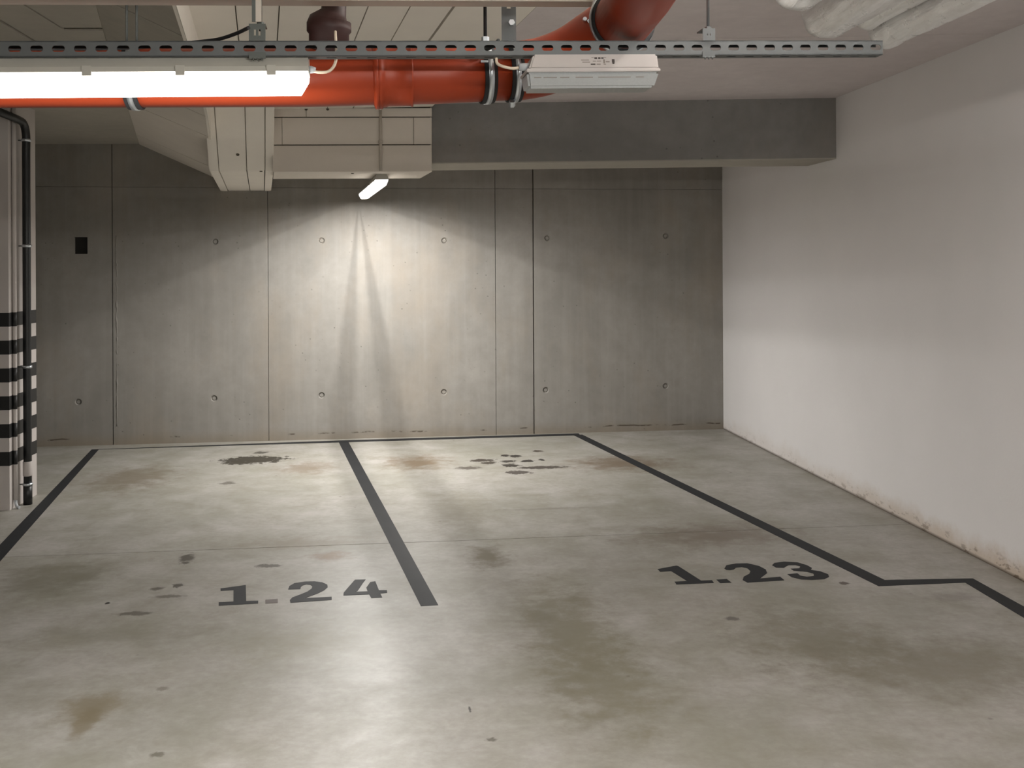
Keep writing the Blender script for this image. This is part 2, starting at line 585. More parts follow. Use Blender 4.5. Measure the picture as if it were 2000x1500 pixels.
def cut(o, cutters):
    for c in cutters:
        md = o.modifiers.new('cut', 'BOOLEAN')
        md.operation = 'DIFFERENCE'
        md.solver = 'EXACT'
        md.object = c
    dg = bpy.context.evaluated_depsgraph_get()
    me = bpy.data.meshes.new_from_object(o.evaluated_get(dg))
    o.modifiers.clear()
    old = o.data
    o.data = me
    bpy.data.meshes.remove(old)
    for c in cutters:
        bpy.data.objects.remove(c)


for i in range(len(edges) - 1):
    u0, u1 = edges[i] + gaps[i] / 2, edges[i + 1] - gaps[i + 1] / 2
    for (za, zb) in ((0.0, Z1 - 0.0012), (Z1 + 0.0012, 3.05)):
        o = prism('panel', [W(u0, za), W(u1, za), W(u1, zb), W(u0, zb)], -dn * PANEL, M['wall'], wb)
        cs = []
        for (hu, hz) in holes:
            if u0 < hu < u1 and za < hz < zb:
                cs.append(tube('cutter', [W(hu, hz, 0.004), W(hu, hz, -0.014)], [0.034, 0.024], None, n=18, smooth=False))
        if u0 < HOLE[0] < u1 and za < HOLE[2] < zb:
            cs.append(prism('cutter', [W(HOLE[0], HOLE[2], 0.05), W(HOLE[1], HOLE[2], 0.05), W(HOLE[1], HOLE[3], 0.05), W(HOLE[0], HOLE[3], 0.05)], -dn * 0.0799, None))
        if cs:
            bpy.context.view_layer.update()
            cut(o, cs)
for (hu, hz) in holes:
    tube('tie_plug', [W(hu, hz, -0.0145), W(hu, hz, -0.009)], [0.0225, 0.015], M['wall'], wb, n=16)
prism('recess_lining', [W(HOLE[0] + .001, HOLE[2] + .001, -0.0292), W(HOLE[1] - .001, HOLE[2] + .001, -0.0292), W(HOLE[1] - .001, HOLE[3] - .001, -0.0292), W(HOLE[0] + .001, HOLE[3] - .001, -0.0292)], -dn * 0.0006, M['dark'], wb)
# ragged casting ridge beside the first joint
rp = []
for k in range(60):
    z = 0.18 + k * 0.031
    rp.append(W(wu(228) + random.uniform(-0.004, 0.004), z, -0.003))
tube('casting_ridge', rp, [random.uniform(0.003, 0.009) for _ in rp], M['wall'], wb, n=6)

# white side wall
wr = prism('wall_right', [B - dw * 0.3, B + dw * 20.5, B + dw * 20.5 + Vector((0, 0, 3.15)), B - dw * 0.3 + Vector((0, 0, 3.15))], (0.25, 0.02, 0), M['white'])
tag(wr, 'white painted side wall with damp stained foot', kind='structure')
wl = box('wall_left', (WEST - .2, REAR, 0), (WEST, 12, 3.1), M['beam'])
tag(wl, 'grey concrete side wall of the garage', kind='structure')
wf = box('wall_front', (WEST, REAR - .2, 0), (5, REAR, 3.1), M['beam'])
tag(wf, 'grey concrete wall behind the driving lane', kind='structure')

# ceiling slabs
ce = tag(empty('ceiling'), 'pale concrete garage ceiling', kind='structure')
gd = Vector((-0.238, 1, 0))                    # run of the boards and the stalls
K0 = on_c(1054, 8)                             # edge of the boarded strip


def cp(x, y, drop=0.0):
    return Vector((x, y, zc(x) - drop))


def kx(y):
    return K0.x + gd.x * (y - K0.y)


ym = on_c(1870, 67).y                          # cross joint in the slab
for (ya, yb) in ((REAR, ym - 0.003), (ym + 0.003, 12.3)):
    prism('ceiling_slab', [cp(kx(ya), ya), cp(5.2, ya), cp(5.2, yb), cp(kx(yb), yb)], (0, 0, 0.2), M['ceil'], ce)
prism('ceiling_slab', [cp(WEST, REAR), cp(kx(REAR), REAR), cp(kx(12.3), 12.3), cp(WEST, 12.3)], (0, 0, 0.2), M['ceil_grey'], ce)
prism('joint_bed', [cp(-2, ym - .1, -.02), cp(5, ym - .1, -.02), cp(5, ym + .1, -.02), cp(-2, ym + .1, -.02)], (0, 0, 0.03), M['joint'], ce)

# cross beam in bare concrete
P8 = on_v(1633, 250, B, C)
by = math.tan(math.radians(1.0))


def bp(x, z, d=0.0):
    """point on the face of the cross beam; d is the distance behind the face"""
    return Vector((x, P8.y + by * (x - P8.x) + d, z))


def on_b(px, py, d=0.0):
    return on_v(px, py, bp(0, 0, d), bp(1, 0, d))


zb0, zb1 = on_b(848, 319).z, on_b(1630, 310).z
xk = on_b(843, 260).x
bo = tag(empty('concrete_beam'), 'bare grey concrete cross beam meeting the white wall', kind='structure')
prism('beam_body', [bp(xk - 0.1, zb0 + .004), bp(2.62, zb1 + .008), bp(2.62, zc(2.62) + .03), bp(xk - 0.1, zc(xk) + .03)], (0, 0.56, 0), M['beam'], bo)
prism('lit_soffit', [bp(xk - 0.1, zb0 - .004, .001), bp(2.62, zb1, .001), bp(2.62, zb1 + .009, .001), bp(xk - 0.1, zb0 + .005, .001)], (0, 0.558, 0), M['ceil_grey'], bo)  # paler strip paints in the floor bounce under the beam

# boarded part of the cross beam
bb = tag(empty('clad_beam'), 'cross beam clad with white insulation boards', kind='structure')
zl = on_b(690, 335, -0.04).z
xl, xr = on_b(533, 260, -0.04).x, on_b(843, 260, -0.04).x
xq = gd.x * 0.58
core_v = [bp(xl + .004, zl + .027, -.012), bp(xr - .012, zl + .027, -.012), bp(xr - .012 + xq, zl + .027, .57), bp(xl + .004 + xq, zl + .027, .57)]
prism('beam_core', core_v, (0, 0, zc(-1.9) - zl - .03), M['gap'], bb)
end_v = [bp(xr - .002, zl + .002, -.010), bp(xr - .002, zc(-.6) - .03, -.010), bp(xr - .002 + xq, zc(-.6) - .03, .57), bp(xr - .002 + xq, zl + .002, .57)]
prism('end_board', end_v, (-0.009, 0, 0), M['board_grey'], bb)
G = 0.004
rows = [(335, 283, [533, 843]), (283, 229, [533, 551, 808, 843]), (229, 200, [533, 598, 843])]
for (ya, yb, xs) in rows:
    for i in range(len(xs) - 1):
        a, b_ = on_b(xs[i], ya, -0.04), on_b(xs[i + 1], ya, -0.04)
        za = on_b(690, ya, -0.04).z + G
        zt = on_b(690, yb, -0.04).z - G if yb > 200 else zc(-1.2) - 0.03
        if ya == 335:
            za = zl
        x0 = a.x + (G * .5 if i else 0)
        x1 = b_.x - (G * .5 if i < len(xs) - 2 else 0)
        prism('board', [bp(x0, za, -.04), bp(x1, za, -.04), bp(x1, zt, -.04), bp(x0, zt, -.04)], (0, 0.03, 0), M['board_grey'], bb)
xb_ = gd.x * 0.61
prism('soffit_board', [bp(xl, zl, -.009), bp(xr, zl, -.009), bp(xr + xb_, zl, .60), bp(xl + xb_, zl, .60)], (0, 0, 0.028), M['board_grey'], bb)
for (x, y) in ((683 , 339), (598, 213), (640, 213)):
    q = on_b(x, y, -0.04)
    if y > 300:
        q = bp(q.x, zl, 0.1)
        tube('screw_head', [q, q - Vector((0, 0, 0.004))], 0.011, M['gap'], bb, n=8)
    else:
        tube('screw_head', [q, q - Vector((0, 0.004, 0))], 0.012, M['gap'], bb, n=8)

# beam running back to the wall, its soffit sloping down first
lb = tag(empty('haunched_beam'), 'white boarded beam with sloping soffit running to rear wall', kind='structure')
LX, RX, D0 = -2.310, -1.842, 8.07


def lbp(fr, D, z):
    return Vector((LX + (RX - LX) * fr + gd.x * (D - D0), D, z))


zt_, zbm = 2.905, 2.440
Dt = 7.31 - (zt_ - 2.82) * (0.76 / 0.38)
Dw = 10.25
prism('beam_core', [lbp(0, Dt + .03, zt_), lbp(0, D0 + .02, zbm + .03), lbp(0, Dw, zbm + .03), lbp(0, Dw, zt_)], (RX - LX, 0, 0), M['gap'], lb)
frs = [0.0, 0.13, 0.585, 0.885, 1.0]
for i in range(4):
    f0, f1 = frs[i] + (0.008 if i else 0), frs[i + 1] - (0.008 if i < 3 else 0)
    v = [lbp(f0, Dt, zt_), lbp(f1, Dt, zt_), lbp(f1, D0, zbm), lbp(f0, D0, zbm)]
    prism('board', v, (0, 0.022, 0.012), M['board'], lb)
    dz = 0.0 if i in (0, 3) else 0.004
    v = [lbp(f0, D0 + .004, zbm + dz), lbp(f1, D0 + .004, zbm + dz), lbp(f1, Dw - .02, zbm + dz), lbp(f0, Dw - .02, zbm + dz)]
    prism('soffit_board', v, (0, 0, 0.022), M['board'], lb)
for (sx, side) in ((-0.012, 0.0), (0.0, 1.0)):
    v = [lbp(side, Dt + .01, zt_), lbp(side, D0, zbm + .004), lbp(side, Dw - .02, zbm + .004), lbp(side, Dw - .02, zt_)]
    prism('side_board', v, (sx if sx else 0.012, 0, 0), M['board'], lb)
tube('screw_head', [lbp(.45, 7.86, 2.545), lbp(.45, 7.855, 2.54)], 0.012, M['gap'], lb, n=8)
tube('screw_head', [lbp(.82, 8.09, 2.44), lbp(.82, 8.09, 2.434)], 0.011, M['gap'], lb, n=8)

# sloping soffit of boards beside it
so = tag(empty('sloping_ceiling'), 'ceiling soffit of boards sloping down towards the boarded beam', kind='structure')
RXP = [(2.6, -1.205), (4.62, -2.06 + .68 * .3167), (5.3, -2.06), (7.57, -2.06 - 2.27 * .3167), (9.4, -2.06 - 4.1 * .3167), (10.2, -3.612)]
EDG = [(2.6, -0.96, 2.775), (4.62, -1.43, 2.71), (6.2, -1.80, 2.656), (7.57, -2.17, 2.635), (9.4, -2.70, 2.60), (10.2, -2.90, 2.575)]


def ridge(D):
    x = -2.06 - (D - 5.3) * 0.3167
    return Vector((x, D, zc(x) - 0.004))


def edge(D):
    for i in range(len(EDG) - 1):
        if EDG[i][0] <= D <= EDG[i + 1][0]:
            f = (D - EDG[i][0]) / (EDG[i + 1][0] - EDG[i][0])
            return Vector((EDG[i][1] + f * (EDG[i + 1][1] - EDG[i][1]), D, EDG[i][2] + f * (EDG[i + 1][2] - EDG[i][2])))


cuts = [2.6, 3.7, 4.62, 5.75, 6.65, 7.57, 9.38, 10.2]
for i in range(len(cuts) - 1):
    d0, d1 = cuts[i] + .009, cuts[i + 1] - .009
    dm = (d0 + d1) / 2
    a0, a1, b0, b1 = ridge(d0), ridge(d1), edge(d0), edge(d1)
    up = Vector((0, 0, 0.02))
    v = [a0, b0, b1, a1] + [p + up for p in (a0, b0, b1, a1)]
    mesh('board', v, BOXF, M['board_grey'] if i > 2 else M['ceil_grey'], so)
v0, v1 = [], []
for D in cuts:
    v0.append(edge(D) + Vector((0.002, 0, 0)))
    v1.append(Vector((v0[-1].x, D, zc(v0[-1].x) - .001)))
k = len(cuts)
vv = v0 + v1 + [p + Vector((-.018, 0, 0.004)) for p in v0] + [p + Vector((-.018, 0, 0)) for p in v1]
ff = []
for i in range(k - 1):
    ff += [(i, i + 1, k + i + 1, k + i), (2 * k + i, 3 * k + i, 3 * k + i + 1, 2 * k + i + 1), (i, 2 * k + i, 2 * k + i + 1, i + 1), (k + i, k + i + 1, 3 * k + i + 1, 3 * k + i)]
mesh('fascia_board', vv, ff, M['board'], so)
gv = []
for D in cuts:
    gv += [ridge(D) + Vector((-.02, 0, .026)), edge(D) + Vector((-.02, 0, .026)), edge(D) + Vector((-.02, 0, .034)), ridge(D) + Vector((-.02, 0, .034))]
gf = []
for i in range(len(cuts) - 1):
    for q_ in range(4):
        gf.append((4 * i + q_, 4 * i + (q_ + 1) % 4, 4 * i + 4 + (q_ + 1) % 4, 4 * i + 4 + q_))
gf += [(0, 1, 2, 3), tuple(4 * (len(cuts) - 1) + q_ for q_ in (3, 2, 1, 0))]
mesh('board_backing', gv, gf, M['gap'], so)
bk = [Vector((p.x, p.y, p.z + 0.03)) for p in (ridge(2.6), edge(2.6) - Vector((.03, 0, 0)), edge(10.1) - Vector((.03, 0, 0)), ridge(10.1))]

# flat boards beyond the fold of that soffit
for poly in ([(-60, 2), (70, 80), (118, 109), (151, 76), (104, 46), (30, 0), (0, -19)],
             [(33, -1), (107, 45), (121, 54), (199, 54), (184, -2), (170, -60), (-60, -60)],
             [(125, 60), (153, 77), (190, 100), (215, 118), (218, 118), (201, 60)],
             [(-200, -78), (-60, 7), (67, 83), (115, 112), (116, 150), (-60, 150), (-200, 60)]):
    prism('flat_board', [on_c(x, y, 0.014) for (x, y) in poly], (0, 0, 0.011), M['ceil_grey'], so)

# flat strip of boards along the ceiling
st = tag(empty('boarded_ceiling'), 'flat ceiling strip of white insulation boards', kind='structure')
xs = [362, 459, 546, 721, 804, 890, 1054]
yend = bp(-1.2, 0, -.045).y
for i in range(len(xs) - 1):
    pa, pb = on_c(xs[i], 8, 0.03), on_c(xs[i + 1], 8, 0.03)
    gap = 0.007 if i == 4 else 0.003
    gap0 = 0.007 if i == 5 else 0.003

    def lin(p, y):
        return p.x + gd.x * (y - p.y)
    ends = [2.2, yend]
    v = []
    for (p, o_) in ((pa, gap0), (pb, -gap)):
        for y in ends:
            x = lin(p, y) + o_
            v.append(Vector((x, y, zc(x) - 0.03)))
    v = [v[0], v[2], v[3], v[1]]
    prism('board', v, (0, 0, 0.028), M['board'], st)

# ------------------------------------------------------------------ column with warning bands
c0, c1 = fl(19, 997), fl(72, 966)
cd = (c1 - c0).normalized()
cn = Vector((cd.y, -cd.x, 0))                 # outwards from the visible side
CL, CWID = (c1 - c0).length, 0.40
co = tag(empty('column', (c0.x, c0.y, 0)), 'white concrete column with black warning bands', kind='structure')
Ci = Matrix.Translation(-c0)


def cc(s, d, z):
    """local point on the column: s along the visible side, d outwards from it"""
    p = cd * s + cn * d
    return Vector((p.x, p.y, z))


ztop = zc(-3.6) - 0.002
prism('shaft', [cc(0, 0, 0), cc(CL, 0, 0), cc(CL, -CWID, 0), cc(0, -CWID, 0)], (0, 0, ztop), M['col'], co)
for k in range(6):
    za = 1.388 - 0.1955 * k
    e = 0.0015
    prism('band', [cc(-e, e, za - .098), cc(CL + e, e, za - .098), cc(CL + e, -CWID - e, za - .098), cc(-e, -CWID - e, za - .098)], (0, 0, 0.098), M['stripe'], co)
dpo = tag(empty('drain_pipe', (c0.x, c0.y, 0)), 'black downpipe clipped to the striped column', 'pipe')
sp = (on_v(53, 700, c0 + cn * .055, c1 + cn * .055) - c0).dot(cd)
pr, off = 0.028, 0.055
path = [cc(sp, off, 0.03)] + [cc(sp, off, z) for z in (0.4, 1.0, 1.8, 2.50)] + smooth_path([cc(sp, off, 2.52), cc(sp, off, 2.66), cc(sp - .05, off - .0, 2.735), cc(sp - 0.16, off, 2.75)], 6)[1:] + [cc(sp - 0.7, off, 2.76)]
tube('pipe_run', path, pr, M['blackpipe'], dpo, n=16)
tube('white_coupling', [cc(sp, off, z) for z in (0.205, 0.21, 0.305, 0.31)], [.030, .032, .032, .030], M['fixture'], dpo, n=16)
tube('foot_sleeve', [cc(sp, off, 0.0), cc(sp, off, 0.14)], 0.0305, M['blackpipe'], dpo, n=16)
for z in (0.145, 0.99, 1.86, 2.62):
    q = tube('pipe_clip', [cc(sp, off, z - .009), cc(sp, off, z + .009)], 0.034, M['bright'], dpo, n=16)
    tube('clip_stud', [cc(sp, off - .03, z), cc(sp, 0.0, z)], 0.005, M['dullsteel'], q, n=6)
cdt = tag(empty('conduit', (c0.x, c0.y, 0)), 'thin white conduit beside the black downpipe on the column', 'conduit')
sc_ = (on_v(29, 700, c0 + cn * .016, c1 + cn * .016) - c0).dot(cd)
tube('conduit_tube', [cc(sc_, 0.016, z) for z in (0.06, 0.6, 1.5, 2.4, 2.86)], 0.014, M['col'], cdt, n=12)
for k in range(6):
    za = 1.388 - 0.1955 * k
    tube('painted_band', [cc(sc_, 0.016, za - .098), cc(sc_, 0.016, za)], 0.0148, M['stripe'], cdt, n=12)
tube('conduit_elbow', smooth_path([cc(sc_, 0.016, 0.07), cc(sc_, .018, .04), cc(sc_ - .01, .03, 0.015), cc(sc_ - .02, .05, 0.01)], 4), 0.011, M['greyplastic'], cdt, n=8)

# ------------------------------------------------------------------ paint on the floor
PT = 0.0012


def paint(name, px, mat, parent=None, world=None):
    pts = world if world else [fl(x, y) for (x, y) in px]
    pts = [Vector((p.x, p.y, 0.0002)) for p in pts]
    me = bpy.data.meshes.new(name)
    bm = bmesh.new()
    vs_ = [bm.verts.new(p) for p in pts]
    f = bm.faces.new(vs_)
    r = bmesh.ops.extrude_face_region(bm, geom=[f])
    bmesh.ops.translate(bm, vec=(0, 0, PT), verts=[v for v in r['geom'] if isinstance(v, bmesh.types.BMVert)])
    bmesh.ops.triangulate(bm, faces=[f for f in bm.faces if len(f.verts) > 4])
    bmesh.ops.recalc_face_normals(bm, faces=bm.faces)
    bm.to_mesh(me)
    bm.free()
    return link(name, me, mat, parent)


def extend(a, b, d):
    return b + (b - a).normalized() * d


la, lb_ = fl(179, 878), fl(0, 1064)
ra, rb_ = fl(193, 878), fl(0, 1097)
o = paint('parking_line', None, M['paint'], world=[la, extend(la, lb_, 0.3), extend(ra, rb_, 0.1), ra])
tag(o, 'black painted stall line running past the foot of the striped column', 'floor marking')
o = paint('parking_line', [(179, 878), (193, 878), (662, 864.3), (1133, 850.2), (1130, 846.5), (662, 860.5)], M['paint'])
tag(o, 'thin black painted line along the foot of the concrete rear wall', 'floor marking')
o = paint('parking_line', [(662, 864.5), (681, 864), (856, 1182), (822, 1184)], M['paint'])
tag(o, 'black painted line dividing stalls 1.24 and 1.23', 'floor marking')
e0, e1 = fl(1885, 1138), fl(2000, 1207)
e2, e3 = fl(1900, 1130), fl(2000, 1185)
o = paint('parking_line', None, M['paint'], world=[fl(1121, 850.5), fl(1716, 1145), e0, extend(e0, e1, 1.2), extend(e2, e3, 1.2), e2, fl(1728, 1133), fl(1137, 849)])
tag(o, 'black painted line with a stepped kink beside the white wall', 'floor marking')


def number(name, label, org, sc, glyphs):
    cen = fl(org[0] + glyphs[0][1][0][0] / sc, org[1] + glyphs[0][1][0][1] / sc)
    e = empty(name, (cen.x, cen.y, 0))
    tag(e, label, 'floor number', 'stall numbers painted on the floor')
    for (nm, pts, mat) in glyphs:
        wv = [fl(org[0] + x / sc, org[1] + y / sc) - Vector((cen.x, cen.y, 0)) for (x, y) in pts]
        paint(nm, None, mat, e, world=wv)
    return e


number('parking_number', 'black stencilled number 1.24 on the floor before the dividing line', (380, 1080), 3.846, [
    ('digit', [(195, 268), (385, 242), (388, 362), (478, 360), (478, 380), (182, 397), (182, 372), (292, 366), (293, 280), (195, 285)], M['paint']),
    ('point', [(532, 353), (625, 346), (625, 375), (532, 380)], M['paint_worn']),
    ('digit', [(703, 275), (712, 250), (750, 228), (830, 216), (900, 214), (960, 222), (998, 240), (1000, 258), (975, 280), (925, 305), (870, 325), (830, 341), (1030, 330), (1030, 353), (720, 375), (716, 355), (735, 335), (790, 315), (850, 290), (880, 268), (885, 250), (870, 240), (840, 237), (810, 245), (798, 258), (795, 272)], M['paint']),
    ('digit', [(1205, 202), (1285, 200), (1262, 230), (1225, 285), (1205, 293), (1300, 289), (1290, 262), (1320, 220), (1358, 214), (1385, 281), (1445, 281), (1447, 300), (1395, 305), (1410, 335), (1328, 340), (1312, 312), (1118, 320), (1120, 300), (1145, 270)], M['paint']),
])
number('parking_number', 'black stencilled number 1.23 on the floor near the kinked line', (1250, 1060), 2.667, [
    ('digit', [(92, 138), (190, 120), (202, 124), (318, 198), (375, 196), (385, 210), (190, 218), (180, 204), (245, 200), (162, 148), (105, 152)], M['paint']),
    ('point', [(398, 193), (452, 190), (476, 208), (418, 211)], M['paint']),
    ('digit', [(440, 135), (450, 118), (500, 109), (560, 108), (620, 122), (655, 140), (662, 158), (640, 175), (625, 187), (730, 178), (752, 196), (560, 208), (535, 195), (540, 178), (570, 162), (575, 148), (560, 134), (530, 127), (500, 130), (488, 140), (470, 143), (450, 142)], M['paint']),
    ('digit', [(688, 118), (700, 106), (750, 99), (820, 103), (870, 118), (895, 132), (890, 142), (940, 150), (980, 165), (985, 178), (960, 190), (900, 194), (840, 192), (790, 180), (768, 165), (820, 160), (835, 172), (870, 178), (905, 174), (905, 162), (870, 152), (800, 146), (785, 136), (830, 134), (835, 124), (810, 117), (775, 117), (760, 124), (750, 131), (710, 130)], M['paint']),
])

# ------------------------------------------------------------------ slotted steel channel
S0, S1 = at(0, 80, 2.50), at(1724, 79, 2.82)          # top front edge
sd = (S1 - S0).normalized()
SRZ = math.atan2(sd.y, sd.x)
sn = Vector((sd.y, -sd.x, 0)).normalized()            # towards the viewer
S_LEN = (S1 - S0).length
PITCH = (S1 - S0).length / (1724 - 0) * 0 + 0.0497
strut = tag(empty('slotted_channel', S1), 'long slotted galvanised steel channel hung below the ceiling', 'steel channel')


def sp_(s, d, h):
    """point near the channel: s metres back from its end, d towards the viewer, h up from its top edge; local to the channel"""
    return -sd * s + sn * d + Vector((0, 0, h))


def slotted(name, n, h0, h1, slot_l, slot_h, hc, vecfun, lead, mat, th, thvec):
    verts, faces = [], []
    def add(s, h):
        verts.append(vecfun(s, h))
        return len(verts) - 1
    s_prev = 0.0
    N = 12
    for k in range(n):
        c_ = lead + k * PITCH
        a, b_ = c_ - PITCH / 2, c_ + PITCH / 2
        if k == 0:
            a = 0.0
        hole = []
        r = slot_h / 2
        for j in range(N):
            t = 2 * math.pi * (j + .5) / N
            x = math.cos(t) * r + (slot_l / 2 - r) * (1 if math.cos(t) > 0 else -1)
            hole.append((c_ + x, hc + math.sin(t) * r))
        rect = []
        for (x, y) in hole:
            # matching point on the cell's border
            j = len(rect)
            q = j * 4 // N
            rect.append(None)
        corner = [(b_, h1), (a, h1), (a, h0), (b_, h0)]
        hi = [add(*p) for p in hole]
        ci = [add(*p) for p in corner]
        # hole vertices run counter-clockwise from the +x side; quarter q goes with corner q
        for j in range(N):
            q0, q1 = j * 4 // N, ((j + 1) % N) * 4 // N
            if q0 == q1:
                faces.append((hi[j], hi[(j + 1) % N], ci[q0]))
            else:
                faces.append((hi[j], hi[(j + 1) % N], ci[q1], ci[q0]))
    bm = bmesh.new()
    bv = [bm.verts.new(v) for v in verts]
    for f in faces:
        bm.faces.new([bv[i] for i in f])
    bmesh.ops.remove_doubles(bm, verts=bm.verts, dist=1e-5)
    r = bmesh.ops.extrude_face_region(bm, geom=list(bm.faces))
    bmesh.ops.translate(bm, vec=thvec, verts=[v for v in r['geom'] if isinstance(v, bmesh.types.BMVert)])
    bmesh.ops.recalc_face_normals(bm, faces=bm.faces)
    me = bpy.data.meshes.new(name)
    bm.to_mesh(me)
    bm.free()
    return link(name, me, mat, strut)


NS = 60
SH = 0.0385
slotted('web', NS, -SH, 0.0, 0.030, 0.0155, -SH * 0.48, lambda s, h: sp_(s, 0, h), 0.02, M['steel'], 0.002, -sn * 0.0025)
slotted('lower_flange', NS, 0.0, 0.040, 0.026, 0.010, 0.020, lambda s, h: sp_(s, -h, -SH), 0.02, M['steel'], 0.002, Vector((0, 0, 0.0025)))
pl = [sp_(0, 0, 0), sp_(NS * PITCH, 0, 0), sp_(NS * PITCH, -.04, 0), sp_(0, -.04, 0)]
prism('upper_flange', pl, (0, 0, -0.0025), M['steel'], strut)
prism('back_lip', [sp_(0, -.04, 0), sp_(NS * PITCH, -.04, 0), sp_(NS * PITCH, -.04, -.0105), sp_(0, -.04, -.0105)], sn * 0.002, M['steel'], strut)


def strut_s(px):
    """distance from the channel's end to a picture column"""
    q = on_v(px, 90, S0, S1)
    return (S1 - q).dot(sd)


def ceil_at(p):
    return zc(p.x) - 0.001


# hanger brackets on the channel
def hanger(px, label, mat, w_=0.040, tall=0.038):
    s = strut_s(px)
    base = S1 + sp_(s, 0, 0)
    e = empty('channel_hanger', base)
    tag(e, label, 'hanger', 'hangers carrying the slotted channel')
    L = lambda a, d, h: sd * a + sn * d + Vector((0, 0, h))
    for sg in (-1, 1):
        prism('bracket_side', [L(sg * w_ / 2 - sg * .000, .003, -.001), L(sg * (w_ / 2 - .012), .003, -.001), L(sg * (w_ / 2 - .012), .003, tall), L(sg * w_ / 2, .003, tall)], sn * 0.002, mat, e)
    for (ha, hb) in ((-.001, .012), (tall - .011, tall)):
        prism('bracket_plate', [L(-w_ / 2 + .012, .003, ha), L(w_ / 2 - .012, .003, ha), L(w_ / 2 - .012, .003, hb), L(-w_ / 2 + .012, .003, hb)], sn * 0.002, mat, e)
    prism('bracket_post', [L(-.003, .003, .012), L(.003, .003, .012), L(.003, .003, tall - .011), L(-.003, .003, tall - .011)], sn * 0.002, mat, e)
    prism('bracket_top', [L(-w_ / 2, .005, tall), L(w_ / 2, .005, tall), L(w_ / 2, -.045, tall), L(-w_ / 2, -.045, tall)], (0, 0, 0.003), mat, e)
    prism('lower_clip', [L(-w_ / 2, .001, -SH - .006), L(w_ / 2, .001, -SH - .006), L(w_ / 2, .001, -SH + .010), L(-w_ / 2, .001, -SH + .010)], sn * 0.002, mat, e)
    for a in (-.01, 0, .01):
        tube('clip_tooth', [L(a, .002, -SH - .004), L(a, .002, -SH - .011)], 0.002, mat, e, n=6)
    zt = ceil_at(base) - base.z
    tube('threaded_rod', [L(.006, -.02, tall - .01), L(.006, -.02, zt)], 0.004, mat, e, n=8)
    nut = tube('nut', [L(.006, -.02, tall + .003), L(.006, -.02, tall + .012)], 0.009, mat, e, n=6, smooth=False)
    return e, L, zt


e, L, zt = hanger(503, 'dull hanger bracket with slots beside the black cable', M['dullsteel'])
prism('hanger_rail', [L(-.013, .001, .047), L(-.004, .001, .047), L(-.004, .001, zt), L(-.013, .001, zt)], -sn * 0.004, M['dullsteel'], e)
prism('pale_rail', [L(-.004, .0, .047), L(.010, .0, .047), L(.010, .0, zt), L(-.004, .0, zt)], -sn * 0.004, M['tray'], e)
e, L, zt = hanger(1384, 'pale hanger bracket on a thin rod by the foil pipes', M['steel'], 0.034, 0.028)

# black cable dropping from the hanger
q = [at(486, 54, 2.57), at(460, 66, 2.60), at(425, 77, 2.63), at(385, 82, 2.66), at(330, 88, 2.69), at(200, 95, 2.70), at(-100, 95, 2.66)]
o = tube('black_cable', smooth_path(q, 6), 0.0048, M['rubber'], n=8)
tag(o, 'black cable sagging from the slotted hanger to behind the channel', 'cable')
q = [at(974, 78, 2.74), at(968, 84, 2.75), at(955, 95, 2.76), at(930, 104, 2.765)]
o = tube('cable_stub', smooth_path(q, 4), 0.0045, M['rubber'], n=8)
tag(o, 'short black cable end poking above the steel channel', 'cable')

# ------------------------------------------------------------------ tube lamps
def fill_lamp(label, loc, rz, length, mat):  # added fill lamp, never in view
    e = empty('fill_batten_lamp', loc, rz)
    tag(e, label, 'lamp', 'added tube lamps outside the view')
    hl = length / 2
    box('batten', (-hl, -.022, .03), (hl, .022, .075), M['fixture'], e, 0.004)
    for sg in (-1, 1):
        box('lamp_holder', (sg * hl - .012, -.012, -.016), (sg * hl + .012, .012, .03), M['fixture'], e)
    tube('lamp_tube', [(-hl + .012, 0, 0), (hl - .012, 0, 0)], 0.013, mat, e, n=12)
    for sg in (-1, 1):
        tube('hanging_rod', [(sg * hl * .7, 0, .074), (sg * hl * .7, 0, zc(loc[0]) - loc[2] - .008)], 0.004, M['dullsteel'], e, n=6)
    return e


def strip_light(parent, length, width, power):
    ld = bpy.data.lights.new('lamp_strip', 'AREA')
    ld.shape = 'RECTANGLE'
    ld.size = length
    ld.size_y = width
    ld.energy = power
    ld.color = (1.0, 0.978, 0.945)
    lo = bpy.data.objects.new('lamp_strip', ld)
    COL.objects.link(lo)
    lo.parent = parent
    lo.location = (0, 0, -0.004)


